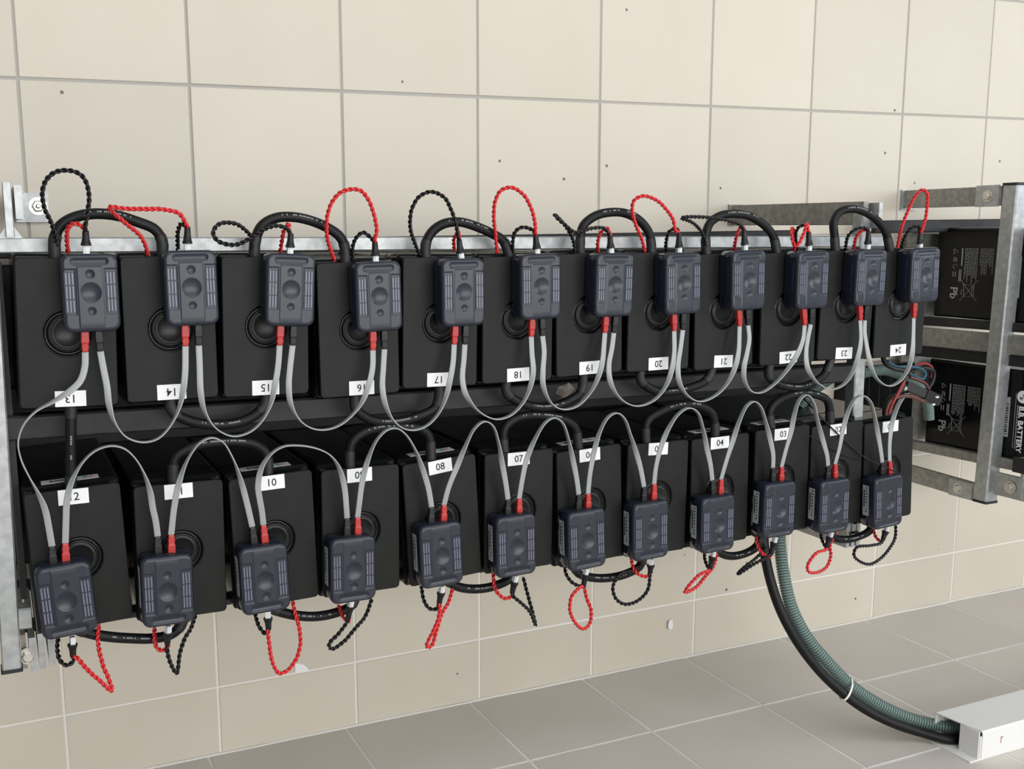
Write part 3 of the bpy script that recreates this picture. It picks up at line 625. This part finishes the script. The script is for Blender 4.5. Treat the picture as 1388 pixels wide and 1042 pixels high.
# uprights
def upright(xa, za, xb, zb, y):
    rbar('upright', (xa, y, za), (xb, y, zb), .030, .030, 'galv', up=(0, -1, 0))
    e = MB(); e.bar((xb, y, zb), (xb, y, zb - .006), .034, .034, up=(0, -1, 0)); rpart('end_cap', e, M['cap'])
upright(-.079, 1.150, -.092, .478, -.458)
upright(1.735, 1.205, 1.745, .47, -.435)
rbar('upright', (-.095, -.06, 1.16), (-.095, -.06, .47), .030, .030, 'galv', up=(0, -1, 0))
rbar('upright', (1.880, -.06, 1.13), (1.880, -.06, .47), .026, .030, 'galv_old', up=(0, -1, 0))
# left wall bracket: three flat bars seen end on, T web, wall plate
for xa in (-.062, -.0275): rbar('arm', (xa, -.462, 1.232), (xa, -.02, 1.236), .0115, .052, 'galv')
rbar('arm_web', (-.0435, -.450, 1.178), (-.0435, -.450, 1.262), .0125, .030, 'galv', up=(0, -1, 0))
e = MB(); e.add([(-.062, -.452, 1.1765), (-.025, -.452, 1.1765), (-.0375, -.452, 1.195), (-.0495, -.452, 1.195), (-.062, -.43, 1.1765), (-.025, -.43, 1.1765), (-.0375, -.43, 1.195), (-.0495, -.43, 1.195)], [(0, 1, 2, 3), (7, 6, 5, 4), (0, 4, 5, 1), (1, 5, 6, 2), (2, 6, 7, 3), (3, 7, 4, 0)]); rpart('gusset', e, M['galv'])
e = MB(); e.box(-.022, .040, -.008, 0, 1.206, 1.263); pl = rpart('wall_plate', e, M['galv'])
def bolt_at(root, loc, rot=(0, 0, 0), r=.011, name='bolt'):
    mb = MB(); hexbolt(mb, Matrix.Identity(4), r); return link(name, mb.mesh(name, M['bolt']), root, Vector(loc) - Vector(root.location), rot)
bolt_at(rack, (.020, -.008, 1.237), r=.012)
mb = MB(); lathe(mb, [(.0045, 0), (.0045, -.022), (.003, -.024)], 'y', 10); link('stud', mb.mesh('stud', M['bolt']), rack, Vector((.020, -.012, 1.237)) - RO)
e = MB(); e.box(-.022, -.010, -.030, -.008, 1.232, 1.256); rpart('bracket_nut', e, M['galv'])
# right wall bracket
rbar('arm', (1.731, -.448, 1.204), (1.731, -.008, 1.207), .014, .052, 'galv_old')
rbar('arm', (1.752, -.470, 1.199), (1.752, -.418, 1.199), .010, .056, 'galv')
e = MB(); e.box(1.716, 1.760, -.008, 0, 1.182, 1.235); rpart('wall_plate', e, M['galv_old'])
mb = MB(); lathe(mb, [(.011, 0), (.010, -.003), (.008, -.003)], 'x', 18); link('pivot_mark', mb.mesh('pivot_mark', M['galv_old']), rack, Vector((1.7235, -.03, 1.208)) - RO)
# lower brackets
for xa, zt, zb in ((-.058, .520, .459), (-.044, .525, .463), (-.0285, .520, .467)): 
    rbar('lower_arm', (xa, -.455, (zt + zb)/2), (xa, -.02, (zt + zb)/2), .0105, zt - zb, 'galv')
rbar('lower_arm', (-.0715, -.440, .492), (-.0715, -.02, .492), .008, .06, 'galv_old')
mb = MB(); hexbolt(mb, Matrix.Identity(4), .010); link('bolt', mb.mesh('bolt', M['bolt']), rack, Vector((-.066, -.447, .487)) - RO)
for xa in (1.728, 1.744, 1.760): rbar('lower_arm', (xa, -.452, .462), (xa, -.02, .462), .010, .060, 'galv')

# ------------------------------------------------------------------ second rack on the right
X2 = 2.327
rack2 = link('battery_rack', None, None, (X2 + .02, -.33, .44), (0, 0, 0), 'grey steel rack at the right edge of the picture with unlabelled batteries behind its post', 'rack')
def r2(name, A, B, w_, h_, mt, up=(0, 0, 1)): return rbar(name, A, B, w_, h_, mt, up, rack2)
pt, pb = AX(1357, 251, X2), AX(1318, 677, X2)
xc = X2 + .022
r2('upright', (xc, -.335, 1.272), (xc, -.316, .444), .044, .042, 'galv', up=(0, -1, 0))
e = MB(); e.bar((xc, -.335, 1.272), (xc, -.335, 1.279), .047, .045, up=(0, -1, 0)); rpart('end_cap', e, M['cap'], root=rack2)
e = MB(); e.bar((xc, -.316, .444), (xc, -.316, .437), .047, .045, up=(0, -1, 0)); rpart('end_cap', e, M['cap'], root=rack2)
r2('arm', (X2 + .008, -.312, 1.247), (X2 + .008, -.008, 1.247), .012, .050, 'galv_old')
e = MB(); e.box(X2 - .008, X2 + .052, -.008, 0, 1.218, 1.274); rpart('wall_plate', e, M['galv'], root=rack2)
e = MB(); e.box(X2 - .002, X2 + .0025, -.306, -.240, 1.220, 1.275); rpart('clamp_plate', e, M['galv'], root=rack2)
bolt_at(rack2, (X2 - .002, -.276, 1.247), (0, 0, -math.pi/2), .0105)
bolt_at(rack2, (X2 + .022, -.008, 1.246), (0, 0, 0), .010)
r2('arm', (X2 + .008, -.300, .462), (X2 + .008, -.008, .470), .014, .048, 'galv_old')
e = MB(); e.box(X2 - .002, X2 + .0025, -.292, -.222, .438, .484); rpart('clamp_plate', e, M['galv'], root=rack2)
bolt_at(rack2, (X2 - .002, -.252, .462), (0, 0, -math.pi/2), .0105)
r2('rear_rail', (2.11, -.10, 1.172), (3.0, -.10, 1.172), .04, .034, 'steel_dark')
r2('side_beam', (X2 + .030, -.06, .862), (X2 + .030, -.440, .868), .020, .050, 'galv_old')
r2('side_beam', (X2 + .042, -.03, .905), (X2 + .042, -.470, .912), .018, .024, 'steel_dark')
r2('side_beam', (X2 + .042, -.03, .818), (X2 + .042, -.470, .826), .018, .030, 'steel_dark')
r2('side_beam', (X2 + .034, -.03, .545), (X2 + .034, -.420, .552), .022, .026, 'galv_old')
r2('front_beam', (X2 + .012, -.425, .560), (X2 + .60, -.425, .560), .04, .036, 'galv')
e = MB(); e.box(X2 + .003, X2 + .010, -.448, -.402, .541, .580); rpart('end_cap', e, M['cap'], root=rack2)
r2('rear_upright', (X2 + .02, -.03, 1.16), (X2 + .02, -.03, .48), .035, .02, 'galv_old', up=(0, -1, 0))
r2('lower_plate', (X2 + .018, -.345, .497), (X2 + .018, -.44, .497), .012, .060, 'galv')
bolt_at(rack2, (X2 + .010, -.395, .497), (0, 0, -math.pi/2), .0115)
r2('lower_plate', (X2 + .036, -.425, .472), (X2 + .036, -.425, .548), .050, .010, 'galv', up=(0, -1, 0))
# its batteries
XB = 2.374
def side_print(root, off, big):
    """grey print on the left side of a battery, reading downwards; u = distance from the wall, v = height over the middle"""
    m3 = Matrix(((0, 0, -1), (0, -1, 0), (-1, 0, 0))).to_quaternion()
    dv = -.008 if big else 0.0; du = -.008 if big else 0.0
    def put(name, tx, size, u, v, mt, bold=0.0):
        o = link(name, text_mesh(tx, size, mt, bold), root, Vector(off) + Vector((-.0007, -u, v))); o.rotation_mode = 'QUATERNION'; o.rotation_quaternion = m3; return o
    random.seed(11 + int(big)); mb = MB()
    def dash(u0, u1, v0, v1): mb.box(-.0004, 0, -u1, -u0, v0 + dv, v1 + dv)
    for u0, u1, v0, e0 in ((.182, .222, .068, -.030), (.229, .266, .068, -.005)):
        u = u0
        while u < u1:
            v = v0; end = e0 + random.uniform(0, .030)
            while v > end:
                d = random.uniform(.003, .009); dash(u + du, u + du + .0014, max(end, v - d), v); v -= d + .0016
            u += .0046
    dash(.1710 + du, .1745 + du, .020, .068); dash(.166 + du, .168 + du, -.022, .010); dash(.1705 + du, .1725 + du, -.022, .010)
    link('warning_text', mb.mesh('warning_text', M['print']), root, off)
    mb = MB()
    def seg(a, b, t=.0014): mb.bar((-.0003, -a[0], a[1] + dv), (-.0003, -b[0], b[1] + dv), .0004, t, up=(1, 0, 0))
    uc = .152 + du
    seg((uc - .006, .066), (uc - .006, .052)); seg((uc - .006, .066), (uc + .006, .059)); seg((uc - .006, .052), (uc + .006, .059))
    seg((uc - .005, .044), (uc - .005, .030)); seg((uc, .044), (uc, .032)); seg((uc + .004, .042), (uc + .004, .030))
    for q in range(8): a0, a1 = math.radians(35*q), math.radians(35*q + 35); seg((uc + .006*math.cos(a0), .018 + .006*math.sin(a0)), (uc + .006*math.cos(a1), .018 + .006*math.sin(a1)))
    seg((uc - .004, .004), (uc - .004, -.010), .003); seg((uc + .003, .004), (uc + .003, -.010), .003)
    link('warning_symbols', mb.mesh('warning_symbols', M['print']), root, off)
    put('lead_mark', 'Pb', .033, .153 + du, -.054 + dv, M['print'], .0006)
    mb = MB(); cu, cw = .199 + du, -.047
    def sg(a, b, t=.0015): seg((cu + a[0], cw + a[1]), (cu + b[0], cw + b[1]), t)
    sg((-.026, .030), (.028, -.028)); sg((.028, .030), (-.026, -.028))
    for a, b in (((-.016, .018), (-.013, -.016)), ((-.013, -.016), (.010, -.014)), ((.010, -.014), (.012, .015)), ((.012, .015), (-.016, .018)), ((.016, .020), (.016, -.017)), ((-.016, -.010), (-.022, -.010)), ((-.022, -.010), (-.021, .003)), ((-.021, .003), (-.015, .003))): sg(a, b)
    link('crossed_bin_mark', mb.mesh('crossed_bin_mark', M['print']), root, off)
    mb = MB(); mb.box(-.0005, 0, -.349, -.334, -.058, .048); mb.cur = 1
    for q in range(14): mb.box(-.0007, -.0005, -.346, -.338, -.052 + q*.0062, -.0505 + q*.0062 + random.uniform(0, .003))
    link('serial_sticker', mb.mesh('serial_sticker', [M['sticker'], M['ink']]), root, off)
    if big:
        put('brand_print', 'B.B. BATTERY', .0205, .382, -.032, M['white'], .0006)
        mb = MB(); lathe(mb, [(.0165, 0), (.0165, -.0005)], 'x', 24); link('brand_roundel', mb.mesh('brand_roundel', M['white']), root, Vector(off) + Vector((0, -.384, .054)))
        put('brand_print', 'B', .013, .388, .058, M['ink'], .0004); put('brand_print', 'B', .013, .379, .050, M['ink'], .0004)
        mb = MB(); v = .030
        while v > -.085:
            d = random.uniform(.003, .007); mb.box(-.0005, 0, -.3722, -.3700, v - d, v); v -= d + .0016
        mb.box(-.0005, 0, -.3650, -.3642, -.085, .062)
        link('small_print', mb.mesh('small_print', M['print']), root, off)
for zc, big, nm in ((1.0435, False, 'upper'), (.677, True, 'lower')):
    root = link('battery', None, None, (XB + BW/2, -.459, zc), (0, 0, 0), 'plain black battery with grey warning print on its side, %s shelf of the right-hand rack' % nm, 'battery', 'batteries of the second rack')
    link('case', bodym, root); link('neck', neckm, root); link('lid', lidm, root); link('vent_ring', ringm, root); link('vent_cap', discm, root)
    side_print(root, (-BW/2 - .0003, .459, 0), big)
r2('added_back_sheet', (X2 - .02, -.050, 1.02), (3.0, -.050, 1.02), .004, .26, 'galv_old')  # sheets added to darken what shows behind these batteries
r2('added_back_sheet', (X2 - .02, -.050, .69), (3.0, -.050, .69), .004, .27, 'galv_old')

# ------------------------------------------------------------------ black box on the wall between the racks
mb = MB(); rprism(mb, .225, .20, .006, [(.003, -.075), (0, -.072), (0, -.001)], seg=3); root = link('wall_box', None, None, (2.225, 0, .69), (0, 0, 0), 'black box on the wall behind the right end of the numbered rack', 'box')
link('housing', mb.mesh('housing', M['body']), root)
mb = MB()
for q in (-.06, -.02, .02, .06): mb.box(q - .001, q + .001, -.0757, -.0747, -.09, .09)
link('cover_rib', mb.mesh('cover_rib', M['cap']), root)

# ------------------------------------------------------------------ conduit and wires by the right end
def corrugated(mb, ctrl, r, pitch):
    P = catmull(ctrl, pitch/4); F = frames(P); R = []
    for i, p in enumerate(P):
        rr = r*(1.0, 1.0, .97, .76)[i % 4]
        R.append([p + (F[i][1]*math.cos(2*math.pi*k/16) + F[i][2]*math.sin(2*math.pi*k/16))*rr for k in range(16)])
    return mb.rings(R, True, True, False)
def freecable(name, mb, lab, cat, mt, group=None): return link(name, mb.mesh(name, mt), None, (0, 0, 0), (0, 0, 0), lab, cat, group)
cp = [(1084,552),(1092,540),(1103,529),(1117,519),(1132,510),(1150,506),(1167,506),(1183,503),(1200,502),(1218,507),(1232,514),(1245,523),(1254,537),(1258.5,552),(1259.5,568)]
mb = MB(); corrugated(mb, [AY(x, y, -.33 - .0*i) for i, (x, y) in enumerate(cp)], .0125, .0058)
freecable('corrugated_conduit', mb, 'short green corrugated conduit curving between batteries 24 and 01', 'conduit', M['conduit'])
def wire(name, path, Y, r, mt, lab, cat='wire'):
    mb = MB(); ys_ = Y if isinstance(Y, (list, tuple)) else [Y]*len(path)
    tube(mb, catmull([AY(px, py, yy) for (px, py), yy in zip(path, ys_)], .006), r, 8); return freecable(name, mb, lab, cat, M[mt])
wire('insulated_wire', [(1203,490),(1215,497),(1228,497),(1246.6,499),(1254.5,506.3),(1251,513.5),(1236,508),(1226,503)], -.39, .0042, 'blue', 'dark blue wire looping beside the conduit under battery 24')
wire('insulated_wire', [(1225,513),(1232,503),(1240.8,496),(1255,492.6),(1263.8,499),(1262,512)], -.37, .003, 'redsleeve', 'thin red wire looping above the wire bundle under battery 24')
wire('insulated_wire', [(1229,508),(1243,500),(1256,499),(1265.5,503),(1265,515),(1258,528)], -.385, .0045, 'blkwire', 'black wire looping at the right of the wire bundle')
wire('insulated_wire', [(1233,511),(1247,516),(1256,522),(1258,531),(1252,535)], -.395, .0042, 'brown', 'brown wire bent behind the black connector')
wire('insulated_wire', [(1200,570),(1202,555),(1208,543),(1219,537.5),(1235,537),(1252,544)], -.47, .0042, 'brown', 'brown wire running from battery 01 to the black connector')
wire('insulated_wire', [(1198,568),(1200,553),(1207,540),(1218,534),(1226,520)], -.45, .0052, 'blkwire', 'black wire rising from battery 01 into the bundle')
wire('insulated_wire', [(1205,560),(1209,549),(1217,533),(1226,516)], -.475,   .0036, 'redsleeve', 'red sleeved wire rising from battery 01 into the bundle')
wire('insulated_wire', [(1196,480),(1200,492),(1210,499),(1224,502),(1232,506)], -.43, .006, 'blkwire', 'thick black wire leaving the bottom of battery 24')
wire('thin_cord', [(1086,536),(1107.7,560),(1139.4,591.7),(1171,619),(1202.7,634),(1219.6,642)], [-.40,-.49,-.505,-.507,-.53,-.55], .0016, 'blkwire', 'thin black cord running diagonally across the label of battery 02', 'cord')
wire('thin_cord', [(1090,586),(1120.4,604),(1140,615),(1166.8,623)], [-.497,-.5025,-.5025,-.503], .0012, 'blkwire', 'thin black cord lying on the lid of battery 02 below its label', 'cord')
# inline connector
root = link('inline_connector', None, None, AY(1245, 531, -.41), (0, 0, 0), 'black inline plug connector in the wire bundle under battery 24', 'connector')
A = Vector(root.location); a, b, c = AY(1224, 522, -.41) - A, AY(1250, 533, -.41) - A, AY(1269, 542, -.41) - A
mb = MB(); mb.bar(a, b, .022, .026, up=(0, -1, 0)); link('socket_half', mb.mesh('socket_half', M['cap']), root)
mb = MB(); mb.bar(b, c, .026, .030, up=(0, -1, 0)); link('plug_half', mb.mesh('plug_half', M['blkplug']), root)
mb = MB()
for px, py in ((1270, 538), (1265, 548)):
    q = AY(px, py, -.427) - A; mb.box(q.x - .004, q.x + .004, q.y - .002, q.y + .002, q.z - .002, q.z + .002)
link('contact', mb.mesh('contact', M['plugwhite']), root)
mb = MB(); q = AY(1226, 526, -.426) - A; lathe(mb, [(.005, 0), (.005, -.004)], 'y', 14, Matrix.Translation(q)); link('rivet', mb.mesh('rivet', M['bolt']), root)

# ------------------------------------------------------------------ supply cables down to the floor trunking
blk = [(1034,715),(1037,751),(1044.8,788),(1058.7,828),(1080.3,868.3),(1108,905.4),(1139,936),(1173,961),(1210,979.5),(1253,993.4),(1290,1002),(1330,1001)]
grn = [(1056,712),(1057,735.4),(1061.8,775.6),(1072.6,822),(1092.7,862),(1120.5,896),(1154.5,930),(1191.5,954.8),(1228.6,971.8),(1262.6,981),(1294,985),(1335,983)]
def ylist(n, y0, y1): return [y0 + (y1 - y0)*(i/(n - 1))**1.15 for i in range(n)]
def fl(path, y0, y1, zmin):
    out = []
    for (px, py), yy in zip(path, ylist(len(path), y0, y1)):
        p = AY(px, py, yy)
        if p.z < zmin: p = AZ(px, py, zmin)
        out.append(p)
    return out
bp_ = fl(blk, -.40, -.672, .0135); gp_ = fl(grn, -.40, -.655, .022)
bp_[-1] = Vector((bp_[-2].x + .10, bp_[-2].y + .004, bp_[-2].z)); gp_[-1] = Vector((gp_[-2].x + .10, gp_[-2].y + .004, gp_[-2].z))
mb = MB(); tube(mb, catmull(bp_, .012), .0114, 14); freecable('supply_cable', mb, 'thick black supply cable bending down from battery 03 to the white trunking', 'cable', M['sheath'])
mb = MB(); corrugated(mb, gp_, .0144, .0062); freecable('corrugated_conduit', mb, 'long green corrugated conduit bending down to the white floor trunking', 'conduit', M['conduit'])
i0 = 6; ca = (bp_[i0] + gp_[i0])/2 + (gp_[i0] - bp_[i0])*.0
t = (gp_[i0+1] - gp_[i0-1]).normalized(); u = (gp_[i0] - bp_[i0]); u = (u - t*u.dot(t)); hl = u.length/2; u.normalize(); v = t.cross(u)
mb = MB(); ring = []
for k in range(25):
    a = 2*math.pi*k/24; ring.append(ca + u*(math.cos(a)*(hl + .0165)) + v*(math.sin(a)*.0175))
R = []
for k in range(24):
    a = 2*math.pi*k/24; n_ = (u*math.cos(a) + v*math.sin(a)).normalized(); p = ring[k]
    R.append([p + t*.0022 - n_*.001, p + t*.0022 + n_*.0008, p - t*.0022 + n_*.0008, p - t*.0022 - n_*.001])
R.append(R[0]); mb.rings(R, False, False, False); q = ca + u*(hl + .0165); mb.bar(q - t*.003, q + t*.004, .006, .007, up=u)
freecable('cable_tie', mb, 'pale plastic tie strapping the green conduit to the black cable', 'cable tie', M['tie'])

# ------------------------------------------------------------------ white trunking
root = link('cable_trunking', None, None, (1.87, -.67, 0), (0, 0, 0), 'white plastic cable trunking lying on the floor at the right', 'trunking')
x0, x1, y0, y1, h = 0.0, 1.1, -.052, .056, .068
mb = MB(); mb.box(-.028, x1, y0, y1, .0, .003); mb.box(.010, x1, y1 - .003, y1, .003, h - .004); mb.box(.0, x1, y0, y0 + .003, .003, h - .012); link('tray', mb.mesh('tray', M['trunk']), root)
mb = MB()
P_ = [(y1 + .002, h - .030), (y1 + .002, h - .003), (y1 - .001, h), (y0 + .002, h), (y0 - .002, h - .004), (y0 - .002, .006)]
In = [(y1 - .0005, h - .030), (y1 - .0005, h - .0035), (y1 - .002, h - .0025), (y0 + .003, h - .0025), (y0 + .0005, h - .005), (y0 + .0005, .006)]
loop = P_ + In[::-1]
mb.rings([[((-.012 if yy > 0 else .004), yy, zz) for yy, zz in loop], [(x1, yy, zz) for yy, zz in loop]], True, True, False); cv = link('cover', mb.mesh('cover', M['trunk']), root)
mb = MB(); mb.box(-.003, .0, y0 + .002, y0 + .050, .003, h - .001); link('end_flap', mb.mesh('end_flap', M['trunk']), root)
mb = MB(); mb.bar((.062, y0 - .0024, .030), (.064, y0 - .0024, .042), .0004, .0015, up=(1, 0, 0)); mb.bar((.060, y0 - .0024, .043), (.070, y0 - .0024, .044), .0004, .0015, up=(0, 0, 1)); link('ink_mark', mb.mesh('ink_mark', M['red_mark']), root)

# ------------------------------------------------------------------ small things
p = AY(400, 909, -.001); q = AY(418, 900, -.001)
mb = MB(); pts = [(400,899),(406,899),(412,901),(417,905),(418,909),(400,911)]
f_ = [AY(a, b, -.0022) for a, b in pts]; k_ = [AY(a, b, -.0008) for a, b in pts]; mb.rings([f_, k_], True, True, False); freecable('paper_scrap', mb, 'scrap of white tape stuck on the wall joint below monitor 10', 'tape', M['white'])
mb = MB(); pts = [(905.5,847),(907,840.5),(911.5,840),(912.5,848),(910,853),(906,852)]
f_ = [AY(a, b, -.006) for a, b in pts]; k_ = [AY(a, b, -.0006) for a, b in pts]; mb.rings([f_, k_], True, True, False); freecable('wall_plug', mb, 'small white plastic plug in the wall below battery 05', 'plug', M['white'])
mb = MB(); random.seed(21); pts = [(753,533),(757,524),(765,522),(771,518.5),(775,522),(779,527),(774,533),(767,538),(763,539),(759,536)]
pts = [(x, y) for x, y in pts]; ctr = AY(766, 528.5, -.512)
ringp = [AY(a, b, -.497 - random.uniform(0, .010)) for a, b in pts]
mb.add([ctr] + ringp + [p + Vector((0, .0012, 0)) for p in [ctr] + ringp], [(0, 1 + i, 1 + (i+1) % 10) for i in range(10)] + [(11, 12 + (i+1) % 10, 12 + i) for i in range(10)] + [(1 + i, 12 + i, 12 + (i+1) % 10, 1 + (i+1) % 10) for i in range(10)])
freecable('dead_leaf', mb, 'dry brown leaf caught behind the cable under battery 19', 'leaf', M['leaf'])
